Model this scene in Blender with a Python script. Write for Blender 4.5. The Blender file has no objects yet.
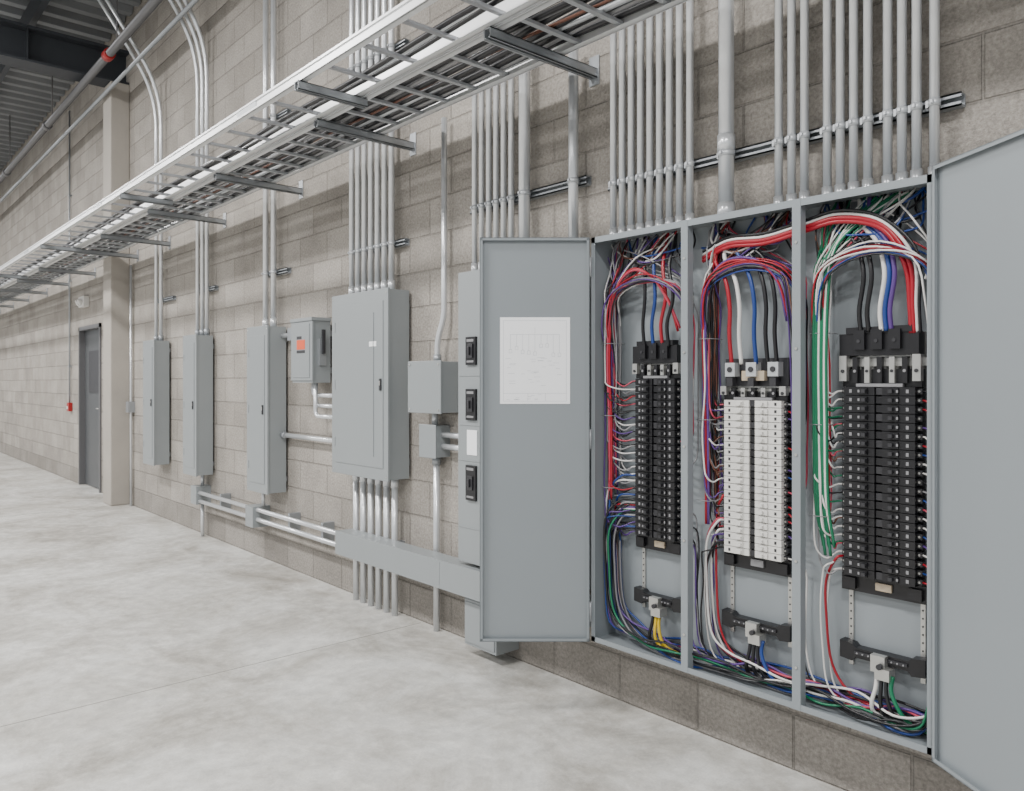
import bpy, math, random
from mathutils import Vector, Matrix
random.seed(7)
# World frame: wall_back is the plane y=0 (room is y<0), floor z=0, metres.

# ------------------------------------------------------------------ materials
def newmat(name):
    m=bpy.data.materials.new(name); m.use_nodes=True
    nt=m.node_tree; b=nt.nodes['Principled BSDF']
    return m,nt,b
def simple(name,col,rough=.5,metal=0.,noise=.06,scale=6.,bump=0.):
    m,nt,b=newmat(name)
    N=nt.nodes; L=nt.links
    tc=N.new('ShaderNodeTexCoord'); n=N.new('ShaderNodeTexNoise'); n.inputs['Scale'].default_value=scale
    n.inputs['Detail'].default_value=4
    L.new(tc.outputs['Object'],n.inputs['Vector'])
    r=N.new('ShaderNodeMapRange'); r.inputs['To Min'].default_value=1-noise; r.inputs['To Max'].default_value=1+noise
    L.new(n.outputs['Fac'],r.inputs['Value'])
    mx=N.new('ShaderNodeVectorMath'); mx.operation='SCALE'; mx.inputs[0].default_value=col
    L.new(r.outputs['Result'],mx.inputs['Scale']); L.new(mx.outputs['Vector'],b.inputs['Base Color'])
    b.inputs['Roughness'].default_value=rough; b.inputs['Metallic'].default_value=metal
    if bump:
        bp=N.new('ShaderNodeBump'); bp.inputs['Strength'].default_value=bump; bp.inputs['Distance'].default_value=.005
        n2=N.new('ShaderNodeTexNoise'); n2.inputs['Scale'].default_value=scale*8
        L.new(tc.outputs['Object'],n2.inputs['Vector'])
        L.new(n2.outputs['Fac'],bp.inputs['Height']); L.new(bp.outputs['Normal'],b.inputs['Normal'])
    return m
M={}
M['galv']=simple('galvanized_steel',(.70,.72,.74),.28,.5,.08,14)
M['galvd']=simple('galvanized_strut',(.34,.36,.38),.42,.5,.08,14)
M['strap']=simple('galvanized_strap',(.50,.52,.54),.4,.4,.08,14)
M['tray']=simple('tray_steel',(.84,.85,.86),.36,.4,.05,8)
M['rung']=simple('tray_rung_steel',(.40,.41,.43),.4,.5,.05,8)
M['panel']=simple('panel_grey_paint',(.27,.292,.302),.40,.0,.03,3)
M['inner']=simple('cabinet_inner_grey',(.245,.272,.29),.36,.0,.04,3)
M['black']=simple('black_plastic',(.008,.008,.010),.35,0,.1,20)
M['dark']=simple('dark_grey_plastic',(.03,.03,.034),.4,0,.1,20)
M['white']=simple('white_plastic',(.70,.69,.66),.4,0,.03,20)
M['silver']=simple('tin_plated_bar',(.50,.50,.48),.3,.7,.1,30)
M['brass']=simple('beige_fibre_label',(.46,.38,.28),.5,.1,.1,30)
M['paper']=simple('paper_white',(.96,.97,.99),.7,0,.01,20)
M['ink']=simple('paper_ink',(.48,.50,.54),.8)
M['orange']=simple('orange_label',(.75,.10,.03),.5)
M['red']=simple('red_paint',(.35,.015,.015),.4)
M['steel']=simple('roof_beam_dark',(.04,.045,.053),.55,.1,.1,3)
M['deck']=simple('roof_deck',(.19,.20,.21),.5,.1,.1,2)
M['doorp']=simple('door_grey_paint',(.075,.08,.085),.45)
M['frame']=simple('door_frame_paint',(.12,.12,.125),.45)
M['col']=simple('concrete_column',(.40,.37,.33),.85,0,.14,2.5,.4)
M['pipe']=simple('pipe_paint',(.15,.15,.155),.4,.3)
M['joint']=simple('floor_joint_filler',(.27,.26,.24),.8)
wc={'w_red':(.33,.007,.020),'w_pink':(.45,.05,.09),'w_white':(.68,.67,.65),'w_black':(.009,.009,.011),'w_blue':(.012,.045,.21),
    'w_green':(.005,.15,.07),'w_yellow':(.60,.42,.02),'w_purple':(.09,.04,.20),'w_brown':(.13,.05,.03),'w_grey':(.24,.24,.25),'w_orange':(.42,.14,.04)}
for k,v in wc.items(): M[k]=simple(k,v,.36,0,.08,30)

def wall_mat():
    m,nt,b=newmat('concrete_block'); N=nt.nodes; L=nt.links
    tc=N.new('ShaderNodeTexCoord'); sp=N.new('ShaderNodeSeparateXYZ'); cb=N.new('ShaderNodeCombineXYZ')
    L.new(tc.outputs['Object'],sp.inputs[0]); L.new(sp.outputs['X'],cb.inputs['X']); L.new(sp.outputs['Z'],cb.inputs['Y'])
    br=N.new('ShaderNodeTexBrick'); br.offset=.5
    br.inputs['Scale'].default_value=1; br.inputs['Brick Width'].default_value=.406; br.inputs['Row Height'].default_value=.203
    br.inputs['Mortar Size'].default_value=.006; br.inputs['Mortar Smooth'].default_value=.5; br.inputs['Bias'].default_value=0
    br.inputs['Color1'].default_value=(.305,.280,.249,1); br.inputs['Color2'].default_value=(.382,.353,.318,1)
    br.inputs['Mortar'].default_value=(.285,.263,.235,1)
    L.new(cb.outputs[0],br.inputs['Vector'])
    def noise(s,d,rg,lo,hi):
        n=N.new('ShaderNodeTexNoise'); n.inputs['Scale'].default_value=s; n.inputs['Detail'].default_value=d; n.inputs['Roughness'].default_value=rg
        L.new(tc.outputs['Object'],n.inputs['Vector'])
        r=N.new('ShaderNodeMapRange'); r.inputs['From Min'].default_value=.3; r.inputs['From Max'].default_value=.7
        r.inputs['To Min'].default_value=lo; r.inputs['To Max'].default_value=hi
        L.new(n.outputs['Fac'],r.inputs['Value']); return n,r
    n,r=noise(2.2,9,.68,.80,1.20)
    n2,r2=noise(70,5,.75,.62,1.38)
    mu=N.new('ShaderNodeMath'); mu.operation='MULTIPLY'; L.new(r.outputs[0],mu.inputs[0]); L.new(r2.outputs[0],mu.inputs[1])
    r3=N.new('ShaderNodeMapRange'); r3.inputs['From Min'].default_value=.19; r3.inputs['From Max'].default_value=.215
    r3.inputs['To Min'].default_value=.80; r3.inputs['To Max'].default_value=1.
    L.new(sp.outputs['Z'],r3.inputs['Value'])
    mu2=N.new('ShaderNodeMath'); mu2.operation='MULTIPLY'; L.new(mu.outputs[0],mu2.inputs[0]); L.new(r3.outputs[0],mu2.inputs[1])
    sc=N.new('ShaderNodeVectorMath'); sc.operation='SCALE'; L.new(br.outputs['Color'],sc.inputs[0]); L.new(mu2.outputs[0],sc.inputs['Scale'])
    L.new(sc.outputs['Vector'],b.inputs['Base Color']); b.inputs['Roughness'].default_value=.9
    h=N.new('ShaderNodeMath'); h.operation='MULTIPLY_ADD'; L.new(br.outputs['Fac'],h.inputs[0]); h.inputs[1].default_value=-1.
    h2=N.new('ShaderNodeMath'); h2.operation='MULTIPLY'; L.new(n2.outputs['Fac'],h2.inputs[0]); h2.inputs[1].default_value=.9
    L.new(h2.outputs[0],h.inputs[2])
    bp=N.new('ShaderNodeBump'); bp.inputs['Strength'].default_value=.9; bp.inputs['Distance'].default_value=.008
    L.new(h.outputs[0],bp.inputs['Height']); L.new(bp.outputs['Normal'],b.inputs['Normal'])
    return m
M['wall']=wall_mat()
def floor_mat():
    m,nt,b=newmat('floor_concrete'); N=nt.nodes; L=nt.links
    tc=N.new('ShaderNodeTexCoord')
    def noise(s,d,rg,dist=0):
        n=N.new('ShaderNodeTexNoise'); n.inputs['Scale'].default_value=s; n.inputs['Detail'].default_value=d
        n.inputs['Roughness'].default_value=rg; n.inputs['Distortion'].default_value=dist
        L.new(tc.outputs['Object'],n.inputs['Vector']); return n
    a=noise(1.5,14,.74,.5); c=noise(11,9,.72,.3); e=noise(110,3,.7)
    cr=N.new('ShaderNodeValToRGB'); el=cr.color_ramp.elements
    el[0].position=.34; el[0].color=(.34,.32,.285,1); el[1].position=.60; el[1].color=(.66,.655,.63,1)
    mid=el.new(.46); mid.color=(.50,.485,.45,1)
    L.new(a.outputs['Fac'],cr.inputs[0])
    r=N.new('ShaderNodeMapRange'); r.inputs['From Min'].default_value=.3; r.inputs['From Max'].default_value=.7
    r.inputs['To Min'].default_value=.76; r.inputs['To Max'].default_value=1.18; L.new(c.outputs['Fac'],r.inputs['Value'])
    r2=N.new('ShaderNodeMapRange'); r2.inputs['From Min'].default_value=.3; r2.inputs['From Max'].default_value=.7
    r2.inputs['To Min'].default_value=.92; r2.inputs['To Max'].default_value=1.07; L.new(e.outputs['Fac'],r2.inputs['Value'])
    mu=N.new('ShaderNodeMath'); mu.operation='MULTIPLY'; L.new(r.outputs[0],mu.inputs[0]); L.new(r2.outputs[0],mu.inputs[1])
    sc=N.new('ShaderNodeVectorMath'); sc.operation='SCALE'; L.new(cr.outputs[0],sc.inputs[0]); L.new(mu.outputs[0],sc.inputs['Scale'])
    L.new(sc.outputs['Vector'],b.inputs['Base Color'])
    rr=N.new('ShaderNodeMapRange'); rr.inputs['To Min'].default_value=.26; rr.inputs['To Max'].default_value=.56
    L.new(a.outputs['Fac'],rr.inputs['Value']); L.new(rr.outputs[0],b.inputs['Roughness'])
    bp=N.new('ShaderNodeBump'); bp.inputs['Strength'].default_value=.15; bp.inputs['Distance'].default_value=.004
    L.new(c.outputs['Fac'],bp.inputs['Height']); L.new(bp.outputs['Normal'],b.inputs['Normal'])
    return m
M['floor']=floor_mat()

# ------------------------------------------------------------------ mesh builder
class B:
    def __init__(s): s.v=[];s.f=[];s.m=[];s.sm=[];s.mats=[]
    def mi(s,k):
        if k not in s.mats: s.mats.append(k)
        return s.mats.index(k)
    def box(s,x0,x1,y0,y1,z0,z1,k):
        if x0>x1:x0,x1=x1,x0
        if y0>y1:y0,y1=y1,y0
        if z0>z1:z0,z1=z1,z0
        n=len(s.v)
        s.v+=[(x0,y0,z0),(x1,y0,z0),(x1,y1,z0),(x0,y1,z0),(x0,y0,z1),(x1,y0,z1),(x1,y1,z1),(x0,y1,z1)]
        i=s.mi(k)
        for q in ((0,3,2,1),(4,5,6,7),(0,1,5,4),(1,2,6,5),(2,3,7,6),(3,0,4,7)):
            s.f.append([n+a for a in q]); s.m.append(i); s.sm.append(False)
    def prism(s,pts,y0,y1,k):
        n=len(s.v); c=len(pts); i=s.mi(k)
        s.v+=[(p[0],y0,p[1]) for p in pts]+[(p[0],y1,p[1]) for p in pts]
        s.f.append([n+a for a in range(c)]); s.f.append([n+c+a for a in reversed(range(c))]); s.m+=[i,i]; s.sm+=[False,False]
        for a in range(c):
            b=(a+1)%c; s.f.append([n+b,n+a,n+c+a,n+c+b]); s.m.append(i); s.sm.append(False)
    def tube(s,pts,r,k,seg=8,caps=True):
        pts=[Vector(p) for p in pts]; i=s.mi(k); n0=len(s.v); T=[]
        for j in range(len(pts)):
            a=pts[max(0,j-1)]; b=pts[min(len(pts)-1,j+1)]; d=(b-a)
            T.append(d.normalized() if d.length>1e-9 else Vector((0,0,1)))
        up=Vector((0,0,1)) if abs(T[0].z)<.9 else Vector((1,0,0))
        nrm=T[0].cross(up).normalized()
        for j,p in enumerate(pts):
            nrm=(nrm-T[j]*nrm.dot(T[j])).normalized(); bi=T[j].cross(nrm)
            for q in range(seg):
                a=2*math.pi*q/seg
                s.v.append(tuple(p+(nrm*math.cos(a)+bi*math.sin(a))*r))
        for j in range(len(pts)-1):
            for q in range(seg):
                a=n0+j*seg+q; b=n0+j*seg+(q+1)%seg
                s.f.append([a,b,b+seg,a+seg]); s.m.append(i); s.sm.append(True)
        if caps:
            s.f.append([n0+q for q in reversed(range(seg))]); e=n0+(len(pts)-1)*seg
            s.f.append([e+q for q in range(seg)]); s.m+=[i,i]; s.sm+=[False,False]
    def cyl(s,a,b,r,k,seg=12): s.tube([a,b],r,k,seg)
    def obj(s,name,bevel=0.,parent=None,mat=None):
        me=bpy.data.meshes.new(name); me.from_pydata(s.v,[],s.f)
        for k in s.mats: me.materials.append(M[k])
        me.polygons.foreach_set('material_index',s.m); me.polygons.foreach_set('use_smooth',s.sm); me.update()
        o=bpy.data.objects.new(name,me); bpy.context.scene.collection.objects.link(o)
        if bevel:
            bm=o.modifiers.new('bevel','BEVEL'); bm.width=bevel; bm.segments=2; bm.limit_method='ANGLE'; bm.angle_limit=math.radians(60)
        if parent: o.parent=parent
        if mat: o.matrix_world=mat
        return o
def empty(name):
    e=bpy.data.objects.new(name,None); bpy.context.scene.collection.objects.link(e); return e
def smooth(pts,n=6):
    P=[Vector(p) for p in pts]; P=[P[0]*2-P[1]]+P+[P[-1]*2-P[-2]]; out=[]
    for i in range(1,len(P)-2):
        a,b,c,d=P[i-1],P[i],P[i+1],P[i+2]
        for j in range(n):
            t=j/n
            out.append(.5*((2*b)+(c-a)*t+(2*a-5*b+4*c-d)*t*t+(3*b-a-3*c+d)*t**3))
    out.append(P[-2]); return out
def fillet(pts,rad,n=6):
    P=[Vector(p) for p in pts]; out=[P[0]]
    for i in range(1,len(P)-1):
        a=(P[i-1]-P[i]); b=(P[i+1]-P[i]); r=min(rad,a.length*.49,b.length*.49)
        s=P[i]+a.normalized()*r; e=P[i]+b.normalized()*r
        for j in range(n+1):
            t=j/n; out.append(s*(1-t)**2+P[i]*2*t*(1-t)+e*t*t)
    out.append(P[-1]); return out

# ------------------------------------------------------------------ room shell
CEIL=5.6
b=B(); b.box(-42,4,-14,.3,-.2,0,'floor'); b.obj('floor')
b=B()
X0,X1=-42,4; dx0,dx1,dz=-11.82,-10.72,2.13
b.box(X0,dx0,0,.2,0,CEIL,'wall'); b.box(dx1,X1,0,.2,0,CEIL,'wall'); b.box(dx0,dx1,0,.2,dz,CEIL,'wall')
b.obj('wall_back')
b=B(); b.box(X0,X1,-14,.2,CEIL,CEIL+.1,'deck')
x=X0+.1
while x<3.8:
    b.prism([(x,CEIL),(x+.16,CEIL),(x+.13,CEIL-.07),(x+.03,CEIL-.07)],-14,-.01,'deck'); x+=.3
b.obj('ceiling')
b=B(); b.box(-3.718,-3.713,-14,-.02,0,.0008,'joint')
b.box(-9.51,-9.505,-14,-.25,0,.0008,'joint'); b.obj('trim_floor_joint')
b=B(); 
b.box(dx0,dx0+.05,-.02,.14,0,dz,'frame'); b.box(dx1-.05,dx1,-.02,.14,0,dz,'frame'); b.box(dx0,dx1,-.02,.14,dz-.05,dz,'frame')
b.box(dx0+.05,dx1-.05,.05,.095,.01,dz-.05,'doorp')
b.box(dx0+.3,dx1-.3,.04,.05,1.25,1.8,'dark')
b.box(dx1-.15,dx1-.09,.02,.05,.95,1.15,'silver'); b.cyl((dx1-.12,.0,1.05),(dx1-.24,.0,1.05),.01,'silver'); b.cyl((dx1-.12,.05,1.05),(dx1-.12,0,1.05),.01,'silver')
b.obj('door_1')
b=B(); b.box(-9.83,-9.51,-.2,0,0,4.77,'col'); b.obj('concrete_column',.01)
for xc in (-9.67,-23.5):
    b=B()
    b.box(xc-.14,xc+.14,-14,0,4.775,4.80,'steel'); b.box(xc-.14,xc+.14,-14,0,5.13,5.16,'steel'); b.box(xc-.012,xc+.012,-14,0,4.8,5.13,'steel')
    for y in range(-13,0,2): b.box(xc-.12,xc+.12,y,y+.012,4.8,5.13,'steel')
    b.obj('steel_roof_beam')
b=B(); b.box(-23.66,-23.34,-.2,0,0,4.77,'col'); b.obj('concrete_column',.01)
b=B()
for y in (-.9,-2.7,-4.5): b.box(-42,3.9,y-.03,y+.03,5.30,CEIL-.07,'steel')
b.obj('roof_purlins')
b=B()
b.cyl((-38,-.45,4.70),(-6.2,-.45,4.70),.04,'pipe')
for xx in (-8.6,-11.5,-14.5,-18): 
    b.cyl((xx-.06,-.45,4.70),(xx+.06,-.45,4.70),.055,'red' if xx==-8.6 else 'pipe')
    b.cyl((xx+.3,-.45,4.70),(xx+.3,-.45,CEIL-.07),.007,'pipe',6)
b.obj('sprinkler_pipe')
b=B(); b.cyl((-38,-.25,4.62),(-6.2,-.25,4.62),.02,'galvd'); b.obj('ceiling_conduit')
b=B(); b.box(-12.36,-12.24,-.05,0,.98,1.10,'red'); b.box(-12.33,-12.27,-.06,-.05,1.01,1.05,'white'); b.obj('fire_alarm_pull_station',.005)
b=B(); b.box(-11.60,-11.32,-.07,0,2.38,2.52,'white'); b.cyl((-11.52,-.07,2.45),(-11.52,-.11,2.43),.04,'white'); b.cyl((-11.4,-.07,2.45),(-11.4,-.11,2.43),.04,'white'); b.obj('emergency_light',.006)
b=B(); b.cyl((-12.30,-.025,1.10),(-12.30,-.025,5.2),.012,'galvd',8)
for z in (1.6,2.8,4.0): b.box(-12.33,-12.27,-.04,0,z,z+.02,'galvd')
b.obj('alarm_conduit')
b=B(); b.cyl((-9.36,-.03,.0),(-9.36,-.03,2.7),.014,'galv',8); b.box(-9.41,-9.31,-.07,0,1.05,1.17,'galvd'); b.obj('outlet_conduit')

# ------------------------------------------------------------------ enclosures
def panel(x0,x1,z0,z1,yf,yb=-.02,door=True,latch=True):
    b=B()
    b.box(x0+.006,x1-.006,yf+.012,yb,z0+.006,z1-.006,'panel')
    b.box(x0,x1,yf,yf+.014,z0,z1,'panel')
    if door:
        m=min(.05,(x1-x0)*.13)
        b.box(x0+m,x1-m,yf-.004,yf,z0+.07,z1-.07,'panel')
        for z in (z0+.2,(z0+z1)/2,z1-.2): b.box(x0+m-.012,x0+m,yf-.007,yf,z-.03,z+.03,'panel')
        if latch:
            zc=(z0+z1)/2
            b.box(x1-m-.032,x1-m-.012,yf-.012,yf-.004,zc-.035,zc+.035,'dark')
            b.box(x1-m-.028,x1-m-.016,yf-.015,yf-.012,zc-.005,zc+.02,'silver')
    for (xx) in (x0+.018,x1-.018):
        for z in (z0+.025,z1-.025): b.cyl((xx,yf-.003,z),(xx,yf,z),.005,'silver',8)
    b.box(x0+.03,x1-.03,yb,0,z0+.08,z0+.12,'galvd'); b.box(x0+.03,x1-.03,yb,0,z1-.12,z1-.08,'galvd')
    return b
for x0,x1 in ((-8.435,-8.085),(-7.255,-6.92),(-5.83,-5.46)):
    panel(x0,x1,.563,1.807,-.17).obj('electrical_panel',.003)
b=panel(-4.49,-3.83,.815,1.935,-.17)
b.box(-3.985,-3.978,-.178,-.17,.95,1.80,'panel')
b.box(-4.03,-3.95,-.176,-.172,1.60,1.63,'paper')
b.obj('electrical_distribution_panel',.003)
b=B(); b.box(-5.05,-4.75,-.17,-.04,1.385,1.815,'panel'); b.box(-5.056,-4.744,-.178,-.165,1.40,1.80,'panel')
b.box(-5.06,-4.74,-.185,-.04,1.80,1.822,'panel'); b.box(-5.02,-4.78,-.182,-.178,1.42,1.78,'panel')
b.box(-4.96,-4.84,-.184,-.181,1.61,1.675,'orange'); b.box(-4.96,-4.89,-.184,-.181,1.68,1.70,'dark'); b.box(-4.96,-4.84,-.184,-.181,1.585,1.605,'dark')
b.box(-4.75,-4.735,-.13,-.08,1.50,1.68,'galvd'); b.box(-4.735,-4.715,-.115,-.095,1.58,1.74,'dark')
b.box(-5.02,-4.78,-.04,0,1.45,1.49,'galvd'); b.box(-5.02,-4.78,-.04,0,1.7,1.74,'galvd')
b.obj('safety_disconnect_switch',.004)
b=B(); b.box(-3.645,-3.345,-.15,-.02,1.225,1.50,'panel'); b.box(-3.65,-3.34,-.155,-.143,1.22,1.505,'panel')
b.box(-3.64,-3.35,-.02,0,1.26,1.30,'galvd'); b.box(-3.64,-3.35,-.02,0,1.42,1.46,'galvd')
for xx in (-3.63,-3.36):
    for z in (1.24,1.485): b.cyl((xx,-.16,z),(xx,-.155,z),.006,'silver',8)
b.obj('junction_box',.003)
b=B(); b.box(-3.61,-3.46,-.10,0,.975,1.15,'panel'); b.box(-3.615,-3.455,-.104,-.098,.97,1.155,'panel')
b.obj('pull_box',.003)
b=B(); b.box(-3.17,-2.33,-.15,0,.48,1.94,'panel'); b.box(-3.18,-2.32,-.16,-.15,.475,1.95,'panel')
for z0,z1 in ((1.476,1.617),(1.198,1.355),(.795,.971)):
    for x0 in (-3.105,-2.72):
        b.box(x0,x0+.08,-.172,-.16,z0,z1,'black'); b.box(x0+.02,x0+.06,-.178,-.172,(z0+z1)/2-.035,(z0+z1)/2+.035,'dark')
        b.box(x0+.03,x0+.045,-.188,-.178,(z0+z1)/2-.02,(z0+z1)/2+.02,'dark')
        b.box(x0+.01,x0+.065,-.1735,-.172,z1-.025,z1-.012,'w_grey'); b.box(x0+.01,x0+.065,-.1735,-.172,z0+.012,z0+.022,'w_grey')
for x0 in (-3.105,-2.72): b.box(x0,x0+.08,-.163,-.16,1.022,1.148,'paper')
for z in (1.42,1.17,.99,.65): b.box(-3.17,-2.33,-.163,-.16,z,z+.006,'panel')
b.obj('switchboard_section',.003)
b=B(); b.box(-3.14,-2.89,-.15,0,.055,.29,'panel'); b.box(-3.13,-2.90,-.155,-.15,.07,.275,'panel'); b.obj('switchboard_pull_box',.003)
b=B(); b.box(-4.40,-2.33,-.19,-.075,.315,.455,'panel'); b.box(-4.405,-2.33,-.194,-.19,.311,.459,'panel')
for xx in (-3.9,-3.3,-2.8): b.box(xx-.05,xx-.01,-.075,0,.33,.44,'galvd')
b.box(-3.30,-3.297,-.1955,-.194,.315,.455,'galvd')
b.obj('wireway_trough',.003)

# ------------------------------------------------------------------ conduits
def vcond(b,x,z0,z1,r=.013,y=None,strap=(),coup=()):
    if y is None: y=-.037-r
    b.cyl((x,y,z0),(x,y,z1),r,'galv',14)
    for z in strap:
        b.cyl((x,y,z-.011),(x,y,z+.011),r+.003,'strap',14)
        b.box(x-r-.010,x-r+.002,y-.004,y+r,z-.011,z+.011,'strap'); b.box(x-.004,x+.004,y-r-.012,y-r,z-.005,z+.005,'strap')
    for z in coup: b.cyl((x,y,z-.03),(x,y,z+.03),r+.004,'galv',14)
SZ=2.22
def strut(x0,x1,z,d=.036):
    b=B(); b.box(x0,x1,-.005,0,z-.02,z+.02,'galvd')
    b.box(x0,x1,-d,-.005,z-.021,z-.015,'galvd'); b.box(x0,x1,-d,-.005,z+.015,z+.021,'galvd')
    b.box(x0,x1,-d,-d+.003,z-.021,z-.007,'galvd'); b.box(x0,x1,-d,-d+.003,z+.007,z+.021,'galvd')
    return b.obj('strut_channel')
b=B()
for x in (-8.40,-8.25):
    b.tube(fillet([(x,-.05,1.80),(x,-.05,4.35),(x,-.85,5.53)],.35,8),.018,'galv',12)
    b.cyl((x,-.05,1.81),(x,-.05,1.86),.024,'galvd'); b.cyl((x,-.05,3.0),(x,-.05,3.08),.022,'galv')
b.obj('conduit_run')
b=B()
for x in (-7.22,-7.10,-6.99):
    b.tube(fillet([(x,-.05,1.80),(x,-.05,4.45),(x,-.80,5.53)],.35,8),.018,'galv',12)
    b.cyl((x,-.05,1.81),(x,-.05,1.86),.024,'galvd'); b.cyl((x,-.05,3.0),(x,-.05,3.08),.022,'galv')
b.obj('conduit_run')
b=B()
for x in (-5.74,-5.60): vcond(b,x,1.80,5.53,.021,strap=(SZ,3.4),coup=(1.84,3.05,4.6))
b.obj('conduit_run')
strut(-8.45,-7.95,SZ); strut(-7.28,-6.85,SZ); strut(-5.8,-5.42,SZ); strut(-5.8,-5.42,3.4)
b=B()
for i in range(7): vcond(b,-4.44+.078*i,1.925,5.53,.018,strap=(SZ,3.4),coup=(1.97,3.1,4.6))
for i in range(6): vcond(b,-4.385+.09*i,0,.825,.019,coup=(.79,))
b.obj('conduit_bundle')
strut(-4.52,-3.86,SZ); strut(-4.52,-3.86,3.4)
b=B(); 
for x in (-3.18,-3.122,-3.064,-3.006,-2.948,-2.89): vcond(b,x,1.94,5.53,.015,strap=(2.30,),coup=(1.98,))
vcond(b,-2.78,1.94,5.53,.028,strap=(2.30,),coup=(1.99,3.0)); vcond(b,-2.456,1.94,2.9,.023,strap=(2.30,),coup=(1.99,))
b.obj('conduit_bundle'); strut(-3.24,-2.40,2.30)
b=B()
xs=[-2.225+.0495*i for i in range(9)]
for x in xs: vcond(b,x,1.985,5.53,.0145,strap=(2.245,3.2),coup=(2.02,))
vcond(b,-1.655,1.985,5.53,.029,strap=(2.245,),coup=(2.03,2.285))
xs3=[-1.449,-1.400,-1.352,-1.27,-1.225,-1.180,-1.133,-1.07,-1.026,-.982,-.930]
for x in xs3: vcond(b,x,1.985,5.53,.0145,strap=(2.245,),coup=(2.02,))
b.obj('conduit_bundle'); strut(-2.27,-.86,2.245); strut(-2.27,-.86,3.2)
b=B(); b.tube(fillet([(-3.50,-.06,1.50),(-3.50,-.06,1.62),(-3.45,-.05,1.75),(-3.45,-.05,2.84)],.05,4),.016,'galv',12)
b.cyl((-3.50,-.06,1.50),(-3.50,-.06,1.54),.022,'galvd')
b.cyl((-3.535,-.04,0),(-3.535,-.04,.975),.018,'galv'); b.cyl((-3.535,-.05,1.15),(-3.535,-.05,1.225),.018,'galv')
for z in (1.10,1.035): b.cyl((-3.46,-.05,z),(-3.17,-.05,z),.016,'galv')
b.cyl((-3.535,-.04,.93),(-3.535,-.04,.975),.025,'galvd')
b.obj('conduit_run')
b=B()
for z in (.405,.33): b.cyl((-7.05,-.10,z),(-4.40,-.10,z),.017,'galv')
for xx in (-6.6,-5.3,-4.8): b.box(xx,xx+.03,-.085,0,.30,.44,'galvd')
b.box(-5.93,-5.79,-.14,0,.27,.43,'panel'); b.cyl((-5.80,-.05,.43),(-5.80,-.05,.57),.014,'galv')
b.box(-7.17,-7.03,-.13,0,.30,.46,'panel'); b.cyl((-7.10,-.05,.46),(-7.10,-.05,.57),.016,'galv'); b.cyl((-7.10,-.05,.0),(-7.10,-.05,.30),.016,'galv')
b.obj('conduit_run')
b=B(); b.cyl((-5.47,-.05,.997),(-4.48,-.05,.997),.017,'galv'); b.cyl((-5.46,-.05,.997),(-5.41,-.05,.997),.024,'galvd')
b.cyl((-5.47,-.05,1.733),(-5.04,-.06,1.733),.017,'galv'); b.box(-5.30,-5.20,-.09,0,1.69,1.78,'galvd')
b.tube(fillet([(-4.90,-.09,1.39),(-4.90,-.09,1.30),(-4.48,-.09,1.30)],.05),.014,'galv')
b.tube(fillet([(-4.86,-.09,1.39),(-4.86,-.09,1.23),(-4.48,-.09,1.23)],.05),.014,'galv')
b.tube(fillet([(-4.81,-.12,1.39),(-4.81,-.12,1.16),(-4.48,-.12,1.16)],.05),.014,'galv')
b.obj('conduit_run')

# ------------------------------------------------------------------ cable trays
def tray(yf,yb,z,hf,hb_,x0,x1,cables,pitch=.3,rk='tray'):
    b=B()
    for y,s,h in ((yf,1,hf),(yb,-1,hb_)):
        b.box(x0,x1,y-.002,y+.002,z,z+h,'tray')
        b.box(x0,x1,y,y+s*.028,z,z+.003,'tray'); b.box(x0,x1,y,y+s*.022,z+h-.003,z+h,'tray')
        b.box(x0,x1,y-s*.008,y,z+h-.010,z+h,'tray'); b.box(x0,x1,y-s*.008,y,z,z+.010,'tray')
        for xx in (-16,-13,-10,-7,-4,-1): b.box(xx-.12,xx+.12,y-s*.006,y,z+.012,z+h-.012,'strap')
    x=x0+.1
    while x<x1:
        b.box(x,x+.024,yf,yb,z+.012,z+.026,rk); x+=pitch
    if cables:
        for i,(yy,r,k) in enumerate(cables):
            pts=[]; xx=x0; ph=random.random()*6
            while xx<=x1:
                pts.append((xx,yy+.012*math.sin(xx*1.3+ph)+.006*math.sin(xx*4+ph),z+.028+r+.004*math.sin(xx*3+ph))); xx+=.25
            b.tube(pts,r,k,6)
    return b.obj('cable_tray')
TX0,TX1=-24,1.5
tray(-.93,-.62,2.80,.05,.09,TX0,TX1,[(-.70,.012,'w_black'),(-.665,.010,'w_black')],.3,'rung')
ck=['w_black','dark','w_black','w_grey','w_black','w_brown','w_black','strap','w_black','w_grey','w_black']
rk=[.013,.017,.013,.012,.016,.007,.015,.012,.017,.012,.015]
cb=[(-.54+.030*i,rk[i],ck[i]) for i in range(11)]
tray(-.59,-.215,2.80,.10,.06,TX0,TX1,cb,.23,'strap')
def bracket(xb,y0,y1,z=2.755):
    b=B(); b.box(xb-.02,xb+.02,y0,y1,z+.037,z+.041,'galvd'); b.box(xb-.02,xb-.016,y0,y1,z,z+.041,'galvd'); b.box(xb+.016,xb+.02,y0,y1,z,z+.041,'galvd')
    b.box(xb-.02,xb-.008,y0,y1,z,z+.004,'galvd'); b.box(xb+.008,xb+.02,y0,y1,z,z+.004,'galvd')
    if y1>-.01: b.box(xb-.03,xb+.03,-.006,0,z-.03,z+.10,'galvd')
    b.obj('tray_bracket')
for i in range(14):
    xb=-2.38-1.44*i+1.44
    if i!=6: bracket(xb,-.63,0)
    else: bracket(-9.2,-.63,0)
    if i%2: bracket(-1.95-1.44*i,-.95,-.58)

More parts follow.
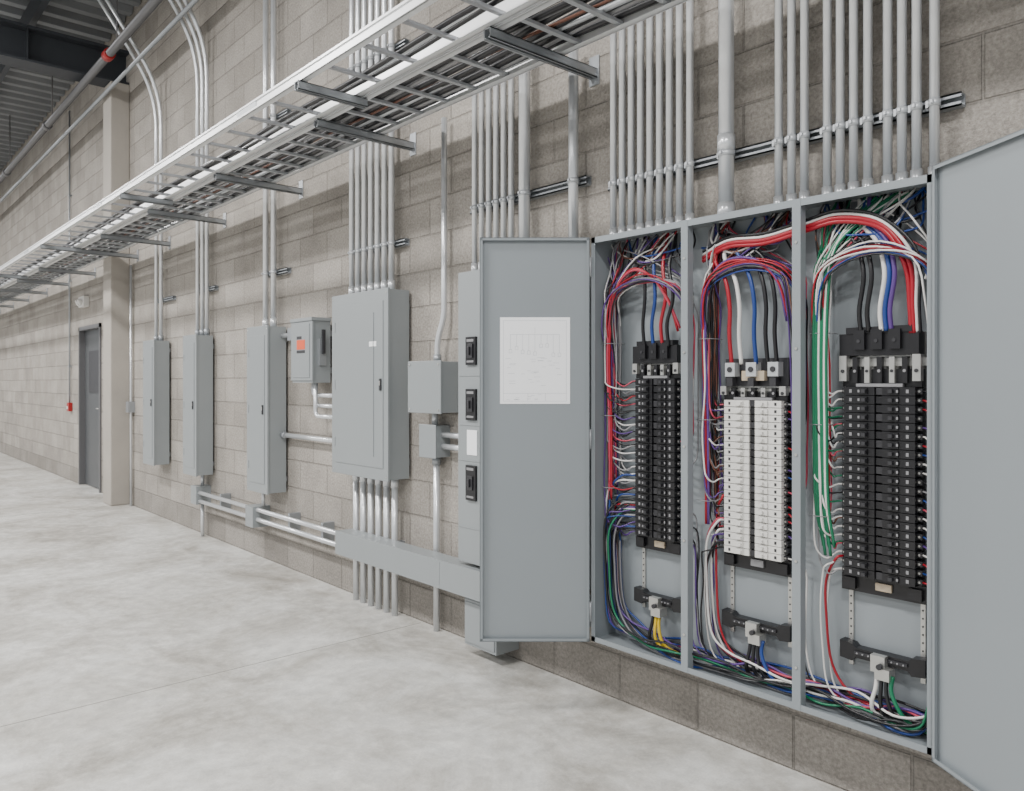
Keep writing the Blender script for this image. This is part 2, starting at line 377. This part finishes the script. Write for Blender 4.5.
# ------------------------------------------------------------------ open panel cabinet
cab=empty('open_electrical_cabinet')
CX0,CX1,CZ0,CZ1,CF,CB=-2.214,-.875,.311,1.992,-.20,-.05
b=B(); t=.004
b.box(CX0,CX1,CB-t,CB,CZ0,CZ1,'inner')
b.box(CX0,CX0+t,CF,CB,CZ0,CZ1,'inner'); b.box(CX1-t,CX1,CF,CB,CZ0,CZ1,'inner')
b.box(CX0,CX1,CF,CB,CZ0,CZ0+t,'inner'); b.box(CX0,CX1,CF,CB,CZ1-t,CZ1,'inner')
b.box(CX0,CX1,CF-.003,CF,CZ1-.024,CZ1,'inner'); b.box(CX0,CX1,CF-.003,CF,CZ0,CZ0+.020,'inner')
b.box(CX0,CX0+.020,CF-.003,CF,CZ0,CZ1,'inner'); b.box(CX1-.020,CX1,CF-.003,CF,CZ0,CZ1,'inner')
for xp in (-1.745,-1.30):
    b.box(xp-.015,xp+.015,CF-.004,CF,CZ0,CZ1,'inner'); b.box(xp-.015,xp-.012,CF,CF+.03,CZ0,CZ1,'inner'); b.box(xp+.012,xp+.015,CF,CF+.03,CZ0,CZ1,'inner')
    for z in (.45,.8,1.15,1.5,1.85): b.cyl((xp,CF-.007,z),(xp,CF-.004,z),.005,'silver',8)
b.box(CX0+.1,CX1-.1,CB,0,.45,.49,'galvd'); b.box(CX0+.1,CX1-.1,CB,0,1.8,1.84,'galvd')
b.obj('enclosure',0,cab)

def board(bx0,bx1,ztop,capz,lugz,zb,bk,hk,cap):
    b=B(); w=bx1-bx0; xc=(bx0+bx1)/2
    b.box(bx0+.01,bx1-.01,-.068,-.055,zb-.05,ztop-.02,'silver')
    b.box(bx0,bx1,-.085,-.068,zb-.055,zb+.0,'black')
    b.box(bx0+.01,bx0+.05,-.10,-.085,zb-.045,zb-.01,'black'); b.box(bx1-.05,bx1-.01,-.10,-.085,zb-.045,zb-.01,'black')
    b.box(xc-.02,xc+.03,-.093,-.085,zb-.038,zb-.014,'brass' if cap else 'w_grey')
    b.box(bx0+.01,bx1-.01,-.078,-.068,zb,lugz,'black')
    if cap:
        b.box(bx0+.006,bx1-.012,-.115,-.068,capz+.0,ztop-.02,'black')
        b.box(bx0+.03,bx1-.03,-.12,-.08,ztop-.02,ztop,'black')
        for i in range(3):
            xa=xc-.075+i*.055; b.box(xa,xa+.035,-.128,-.115,capz+.018,ztop-.01,'black')
            b.cyl((xa+.017,-.131,(capz+ztop)/2),(xa+.017,-.128,(capz+ztop)/2),.006,'dark',8)
    else:
        b.box(bx0+.01,bx1-.01,-.09,-.068,capz,ztop,'dark')
        for i in range(3):
            xx=bx0+.05+i*(w-.1)/2
            b.box(xx-.020,xx+.020,-.125,-.09,capz+.035,ztop-.015,'strap'); b.cyl((xx,-.129,ztop-.04),(xx,-.125,ztop-.04),.010,'dark',10)
            b.box(xx-.012,xx+.012,-.127,-.10,capz,capz+.03,'dark')
        b.box(xc-.045,xc+.045,-.112,-.09,capz+.02,capz+.055,'brass')
    zl=(lugz+capz)/2; zh=capz-lugz
    b.box(bx0-.005,bx1+.005,-.095,-.068,zl+zh*.15,capz-.010,'silver')
    b.box(bx0+.01,bx1-.01,-.098,-.068,lugz,zl+zh*.05,'black')
    for s in (-1,1):
        xa=xc+s*(w/2-.018); b.box(xa-.012,xa+.012,-.118,-.095,lugz+.018,capz-.0,'silver'); 
        b.cyl((xa,-.121,zl),(xa,-.118,zl),.006,'dark',8)
    for i in range(5):
        xx=bx0+.055+i*(w-.11)/4
        b.box(xx-.008,xx+.008,-.112,-.09,lugz+.012,capz-.006,'silver' if i in (1,3) else 'black')
        b.cyl((xx,-.115,zl),(xx,-.112,zl),.005,'w_grey' if i%2==0 else 'dark',8)
    b.box(bx0+.06,bx1-.06,-.115,-.068,lugz,lugz+.010,'w_grey')
    n=22; p=(lugz-zb)/n
    for i in range(n):
        z=zb+p*(i+.5)
        for s in (-1,1):
            xi=xc+s*.012; xo=xc+s*(w/2-.022)
            b.box(xi,xo,-.118,-.078,z-p*.46,z+p*.46,bk)
            xm=xc+s*(w/2*.36)
            b.box(xm-.014,xm+.014,-.124,-.118,z-p*.36,z+p*.36,bk)
            hx=xm-.006*s
            b.box(hx-.006,hx+.006,-.134,-.124,z-p*.2,z+p*.2,hk)
            if bk=='black': b.box(xm+s*.012-.003,xm+s*.012+.003,-.1245,-.124,z-p*.15,z+p*.15,'w_grey')
            b.box(xo-s*.026,xo-s*.018,-.1195,-.118,z-p*.2,z+p*.2,'dark' if bk=='white' else 'w_grey')
            b.box(xo,xo+s*.014,-.10,-.078,z-p*.3,z+p*.3,'dark')
            b.cyl((xo+s*.006,-.103,z),(xo+s*.006,-.10,z),.004,'silver',6)
        b.box(xc-.010,xc+.010,-.112,-.078,z-p*.40,z+p*.40,'black' if i%3 else 'dark')
    for xx in (bx0+.02,bx1-.02):
        b.box(xx-.007,xx+.007,-.062,-.055,.46,zb-.05,'silver')
        z=.56
        while z<zb-.06: b.cyl((xx,-.064,z),(xx,-.062,z),.003,'dark',6); z+=.025
    b.prism([(bx0,.49),(bx0,.545),(bx0+.04,.54),(bx0+.05,.53),(bx1-.05,.53),(bx1-.04,.54),(bx1,.545),(bx1,.49),(bx1-.04,.485),(bx1-.05,.498),(bx0+.05,.498),(bx0+.04,.485)],-.10,-.062,'black')
    b.box(bx0+.05,bx1-.05,-.107,-.10,.511,.521,'dark')
    for i in range(9): b.cyl((bx0+.06+i*(w-.12)/8,-.110,.516),(bx0+.06+i*(w-.12)/8,-.107,.516),.003,'w_grey',6)
    b.box(xc-.022,xc+.022,-.125,-.10,.478,.53,'silver'); b.box(xc-.005,xc+.040,-.135,-.09,.460,.495,'silver'); b.cyl((xc+.01,-.14,.50),(xc+.01,-.125,.50),.009,'dark',8)
    return b
secs=[dict(xl=-2.20,xr=-1.765,x0=-2.071,x1=-1.832,zt=1.555,cz=1.465,lz=1.405,zb=.765,bk='black',hk='dark',cap=True,down=6,loop=.12,
           pal=['w_black','w_pink','w_white','w_grey','w_grey','w_black','w_purple','w_red','w_grey','w_black','w_blue','w_white','w_purple']),
      dict(xl=-1.725,xr=-1.32,x0=-1.652,x1=-1.38,zt=1.475,cz=1.375,lz=1.325,zb=.765,bk='white',hk='white',cap=False,down=3,loop=.15,
           pal=['w_red','w_pink','w_white','w_grey','w_white','w_purple','w_black','w_brown','w_purple','w_grey','w_black','w_white']),
      dict(xl=-1.28,xr=-.88,x0=-1.203,x1=-.939,zt=1.565,cz=1.475,lz=1.375,zb=.765,bk='black',hk='dark',cap=True,down=2,loop=.10,
           pal=['w_white','w_pink','w_green','w_white','w_grey','w_green','w_black','w_brown','w_white','w_green'])]
topx=[[x for x in xs[:8]],[-1.70,-1.655,-1.64,-1.67,-1.449,-1.400,-1.352],xs3[3:]]
def branchset(si,s):
    W=B(); n=22; p=(s['lz']-s['zb'])/n; R=random.Random(si+3)
    gl=s['xl']+.030; gr=(s['x1']+s['xr'])/2+.010
    for rep in range(2):
      for i in range(n):
        z=s['zb']+p*(i+.5)
        for side in (-1,1):
            if rep==1 and (side==1 or R.random()<.3): continue
            if side==1 and R.random()<.1: continue
            xt=s['x0']+.012 if side<0 else s['x1']-.012
            gx=gl+R.uniform(-.024,.024) if side<0 else gr+R.uniform(-.012,.012)
            gy=R.uniform(-.155,-.075); k=R.choice(s['pal']) if side<0 else R.choice(['w_black','w_red','w_grey','w_black','w_white','w_pink','w_purple','w_blue'])
            down=i<s['down'] and rep==0
            tops=topx[si] if R.random()<.8 else topx[si][:3]
            e=R.choice(tops); dz=R.uniform(.03,.075); sag=R.uniform(.0,.024)
            zt=z+rep*R.uniform(-.006,.006)
            if side<0:
                mid=(xt+gx)/2
                a=[(xt,-.09,zt),(xt-.018,-.105,zt-.002),(mid,gy*.5-.06,zt-sag),(gx+.012,gy-.005,zt-sag*.6+(.018 if not down else -.012))]
            else:
                a=[(xt,-.09,zt),(xt+.012,-.10,zt),(gx-.012,-.105,zt-.003)]; gy=R.uniform(-.115,-.07)
            if down:
                a+=[(gx,gy,z-dz)]
                zz=z-dz-.10
                while zz>.45: a.append((gx+R.uniform(-.008,.008),gy+R.uniform(-.006,.006),zz)); zz-=.13
                a+=[(gx+.02,gy,.39),(gx+.10,-.10+R.uniform(-.03,.02),.335+R.uniform(0,.02))]
                if side<0: a+=[((gx+s['xr'])/2,-.11,.33+R.uniform(0,.025)),(s['xr']-.03,-.11,.33+R.uniform(0,.02))]
            else:
                a+=[(gx,gy,z+dz)]
                zz=z+dz+.12; lim=1.66+R.uniform(-.03,.03)
                while zz<lim-.06: a.append((gx+R.uniform(-.006,.006),gy+R.uniform(-.006,.006),zz)); zz+=.16
                if (side>0 and i%3) or R.random()<s['loop']:
                    og=(gl if side>0 else gr-.01)+R.uniform(-.018,.022); pk=1.80+R.uniform(-.015,.03); y2=-.13-R.uniform(0,.04)
                    m=(gx+og)/2
                    a+=[(gx,gy,lim),(gx*.8+m*.2,y2,(lim+pk)/2+.03),(m,y2,pk),(og*.8+m*.2,y2,(lim+pk)/2+.03),(og,y2,lim-.02),(og+R.uniform(-.006,.006),-.12,1.45),(og+R.uniform(-.006,.006),-.115,R.uniform(.95,1.3))]
                else:
                    a+=[(gx,gy,lim),(gx*.95+e*.05,gy,1.77),((gx+e)/2,-.10+R.uniform(-.04,.02),1.87+R.uniform(-.05,.03)),(e*.9+gx*.1,-.085+R.uniform(-.03,.01),1.945),(e+R.uniform(-.008,.008),-.068+R.uniform(-.010,.004),1.988)]
            W.tube(smooth(a,4),.0031,k,6)
    for z in (.95,1.25,1.55): 
        W.tube([(gl-.03,-.155,z),(gl,-.162,z),(gl+.026,-.155,z),(gl+.03,-.11,z),(gl+.026,-.07,z)],.0016,'w_grey',5)
    return W
for si,s in enumerate(secs):
    board(s['x0'],s['x1'],s['zt'],s['cz'],s['lz'],s['zb'],s['bk'],s['hk'],s['cap']).obj('panelboard_%d'%(si+1),0,cab)
    branchset(si,s).obj('branch_wires_%d'%(si+1),0,cab)
F=B()
def feeder(pts,k,r=.008): F.tube(smooth(pts,7),r,k,8)
for si,s in enumerate(secs):
    R=random.Random(90+si)
    for i in range(8):
        e=R.choice(topx[si]); e2=R.uniform(s['xl']+.05,s['xr']-.04); k=R.choice(['w_black','w_black','w_white','w_purple','w_grey','w_blue','w_green' if si==2 else 'w_brown'])
        e2=max(s['xl']+.03,min(s['xr']-.03,e2)); e=max(s['xl']+.02,min(s['xr']-.02,e))
        d=R.uniform(.05,.11)
        feeder([(e,-.068,1.987),(e*.8+e2*.2,-.10-R.uniform(0,.03),1.985-d),((e+e2)/2,-.11-R.uniform(0,.03),1.98-d-.02),(e2,-.10,1.975-d+R.uniform(-.02,.03)),(e2+R.uniform(-.04,.04),-.075,1.93),(e2,-.062,1.988)],k,.0036)
for i,(k,xt) in enumerate((('w_black',-2.0),('w_blue',-1.955),('w_red',-1.91),('w_black',-1.88))):
    o=.012*i
    feeder([(xt,-.12,1.53),(xt,-.13,1.62),(xt+.018+o*.5,-.14,1.72),(xt+.01,-.13,1.84),(xt-.03+o,-.09,1.93),(xt-.04+o,-.065,1.988)],k,.007)
for i,k in enumerate(('w_pink','w_red')):
    o=.011*i
    feeder([(-1.84-.01*i,-.10,1.60-o),(-1.865,-.14,1.70+o*.6),(-1.93,-.155,1.80),(-2.02,-.16,1.84+o*.5),(-2.10,-.155,1.80+o*.3),(-2.15+o*.6,-.15,1.70),(-2.172+o,-.15,1.5),(-2.165+o,-.145,1.2),(-2.17+o,-.14,.9)],k,.005)
for i,(k,xt) in enumerate((('w_red',-1.60),('w_white',-1.56),('w_blue',-1.50),('w_black',-1.455),('w_black',-1.42))):
    o=.012*i
    feeder([(xt,-.115,1.455),(xt,-.13,1.56),(xt+.008,-.14,1.66),(xt-.01,-.14,1.76),(xt-.06,-.13,1.845),(-1.63+o*.3,-.10,1.92),(-1.655,-.065,1.988)],k,.0075)
for i,k in enumerate(('w_red','w_purple')):
    o=.010*i
    feeder([(-1.375-.01*i,-.11,1.60),(-1.40,-.15,1.74),(-1.48,-.16,1.81+o),(-1.60,-.16,1.82+o*.6),(-1.68+o*.4,-.155,1.74),(-1.70+o,-.15,1.55),(-1.695+o,-.14,1.25),(-1.70+o,-.13,.86)],k,.005)
for i,k in enumerate(('w_red','w_red','w_white','w_black')):
    z=1.885+.012*i
    feeder([(-1.72,-.12,z-.04),(-1.60,-.14,z-.005),(-1.45,-.145,z-.012),(-1.30,-.15,z+.008),(-1.18,-.15,z+.022),(-1.05,-.14,z-.02),(-.985+.012*i,-.13,z-.14),(-.975+.009*i,-.12,1.62),(-.975+.009*i,-.11,1.54)],k,.0075 if i<2 else .005)
feeder([(-1.74,-.10,1.90),(-1.6,-.11,1.87),(-1.42,-.11,1.90),(-1.3,-.11,1.93),(-1.15,-.10,1.91),(-1.0,-.09,1.95),(-.95,-.07,1.988)],'w_blue',.005)
feeder([(-1.70,-.08,1.985),(-1.68,-.12,1.91),(-1.58,-.13,1.86),(-1.47,-.12,1.90),(-1.42,-.08,1.985)],'w_white',.005)
feeder([(-1.67,-.08,1.985),(-1.64,-.12,1.93),(-1.54,-.13,1.90),(-1.42,-.12,1.88),(-1.33,-.11,1.92)],'w_black',.006)
for i,(k,xt) in enumerate((('w_black',-1.125),('w_black',-1.10),('w_white',-1.06),('w_blue',-1.045),('w_purple',-1.03))):
    feeder([(xt,-.12,1.55),(xt,-.13,1.62),(xt+.018,-.14,1.73),(xt-.01,-.13,1.83),(xt-.07,-.11,1.90),(xt-.09,-.07,1.985)],k,.0075)
for i in range(8):
    o=.0062*i
    feeder([(-1.12+.02*i,-.065,1.985),(-1.15+.008*i,-.11,1.92),(-1.20+o*.3,-.14,1.84),(-1.258+o,-.15,1.72),(-1.264+o,-.158,1.5),(-1.264+o,-.155,1.25),(-1.264+o,-.145,1.0),(-1.25+o,-.13,.88-.03*(i%3))],'w_green' if i not in (3,6) else 'w_white',.0048)
for i in range(3):
    feeder([(-.93+.0*i,-.065,1.985),(-.915,-.10,1.90),(-.905,-.11+.01*i,1.82),(-.93,-.12,1.74-.02*i)],('w_red','w_blue','w_white')[i],.005)
F.obj('feeder_cables',0,cab)
G=B()
cols=['w_red','w_white','w_blue','w_black','w_purple','w_grey','w_white','w_black','w_black','w_blue','w_grey','w_red','w_black','w_pink','w_white','w_blue','w_black','w_green','w_purple','w_black','w_white','w_red']
for i in range(22):
    R=random.Random(40+i); k=cols[i]
    st=0 if i<11 else R.choice([0,1,1,2])
    xl=secs[st]['xl']+.012+.007*(i%6)
    y=-.072-.011*(i%9); zb=.325+.010*(i%5)
    top=R.uniform(.72,.95)
    pts=[(secs[st]['x0']+.012,-.10,top+.06),(xl+.04,-.12,top+.05),(xl,y,top-.03),(xl-.0,y,.62),(xl+.02,y,.46),(xl+.09,y,zb+.04)]
    xx=xl+.2
    while xx<-.98:
        pts.append((xx,y+R.uniform(-.02,.02),zb+R.uniform(-.008,.030))); xx+=.12
    pts+=[(-.93,y,zb+.02),(-.905,y,.40+R.uniform(0,.06))]
    G.tube(smooth(pts,5),.0043,k,7)
for si,s in enumerate(secs):
    xc=(s['x0']+s['x1'])/2+.015
    ks=[['w_black','w_yellow','w_yellow'],['w_black','w_black','w_black','w_blue'],['w_white','w_black','w_black','w_green']][si]
    for i,k in enumerate(ks):
        xo=xc-.02+.016*i
        G.tube(smooth([(xo,-.115,.475),(xo,-.125,.43),(xo-.01+.012*i,-.13,.38),(xo+.02*i,-.12,.345),(xo+.08+.02*i,-.11,.33)],6),.0065,k,8)
G.obj('ground_and_neutral_cables',0,cab)

def leaf(name,L,H,hinge,dirx,diry,doc):
    b=B(); z0=0
    b.box(0,L,-.002,.002,z0,H,'inner')
    s=doc['ret']
    b.box(0,L,0,s*.018,z0,z0+.003,'inner'); b.box(0,L,0,s*.018,H-.003,H,'inner')
    b.box(0,.003,0,s*.018,z0,H,'inner'); b.box(L-.003,L,0,s*.018,z0,H,'inner')
    b.box(0,L,s*.016,s*.018,z0,z0+.012,'inner'); b.box(0,L,s*.016,s*.018,H-.012,H,'inner')
    b.box(0,.012,s*.016,s*.018,z0,H,'inner'); b.box(L-.012,L,s*.016,s*.018,z0,H,'inner')
    if doc.get('paper'):
        x0,x1,za,zb=doc['paper']; f=s*.002
        b.box(x0,x1,f,f+s*.0012,za,zb,'paper')
        R=random.Random(2); g=f+s*.0012; w=x1-x0; h=zb-za
        def ln(a,c,d,e): b.box(x0+a*w,x0+c*w+.0012,g,g+s*.0003,za+d*h,za+e*h+.0012,'ink')
        ln(.05,.95,.03,.03); ln(.05,.95,.96,.96); ln(.05,.05,.03,.96); ln(.95,.95,.03,.96); ln(.05,.95,.12,.12); ln(.35,.35,.03,.12); ln(.6,.6,.03,.12)
        ln(.15,.85,.80,.80); ln(.5,.5,.80,.88)
        for i in range(9):
            q=.15+.0875*i; l=.80-.12*R.random()-.1; ln(q,q,l,.80); ln(q-.02,q+.02,l,l); ln(q-.02,q+.02,l-.04,l-.04); ln(q-.02,q-.02,l-.04,l); ln(q+.02,q+.02,l-.04,l)
        for i in range(30):
            q=.1+.75*R.random(); v=.16+.38*R.random(); ln(q,q+.04+.06*R.random(),v,v)
        for i in range(12):
            q=.38+.5*R.random(); v=.045+.06*R.random(); ln(q,min(.93,q+.05),v,v)
    for zz in (.12,H*.5,H-.12): b.cyl((-.004,0,zz-.04),(-.004,0,zz+.04),.006,'strap',8)
    ang=math.atan2(diry,dirx)
    mat=Matrix.Translation(hinge)@Matrix.Rotation(ang,4,'Z')
    return b.obj(name,0,cab,mat)
leaf('door_leaf_1',.455,1.675,Vector((CX0-.002,CF-.014,CZ0+.003)),-.662,-.7496,dict(ret=1,paper=(.080,.371,.985,1.345)))
leaf('door_leaf_2',.90,1.700,Vector((CX1+.012,CF-.014,CZ0-.004)),.833,-.554,dict(ret=-1))

# ------------------------------------------------------------------ lights
def hb(x,y,pw):
    f=B(); f.box(x-.65,x+.65,y-.25,y+.25,5.22,5.30,'white'); f.box(x-.6,x-.57,y-.01,y+.01,5.30,CEIL-.07,'pipe'); f.box(x+.57,x+.6,y-.01,y+.01,5.30,CEIL-.07,'pipe')
    o=f.obj('high_bay_light')
    l=bpy.data.lights.new('lamp','AREA'); l.shape='RECTANGLE'; l.size=1.25; l.size_y=.46; l.energy=pw; l.color=(1,.985,.965)
    lo=bpy.data.objects.new('lamp',l); bpy.context.scene.collection.objects.link(lo); lo.location=(x,y,5.21); lo.parent=o
for x in (1,-3.5,-8,-12.5,-17,-22):
    hb(x,-3.6,265); hb(x,-8.0,190)
w=bpy.data.worlds.new('world'); bpy.context.scene.world=w; w.use_nodes=True
bg=w.node_tree.nodes['Background']; bg.inputs[0].default_value=(.95,.97,1,1); bg.inputs[1].default_value=.70

# ------------------------------------------------------------------ camera
c=bpy.data.cameras.new('camera'); co=bpy.data.objects.new('camera',c); bpy.context.scene.collection.objects.link(co)
co.location=(0,-2.6,1.39); co.rotation_euler=(math.radians(90),0,math.radians(48.55))
c.lens=27.35; c.sensor_width=36; c.shift_y=-13.5/1024; c.clip_start=.05
bpy.context.scene.camera=co
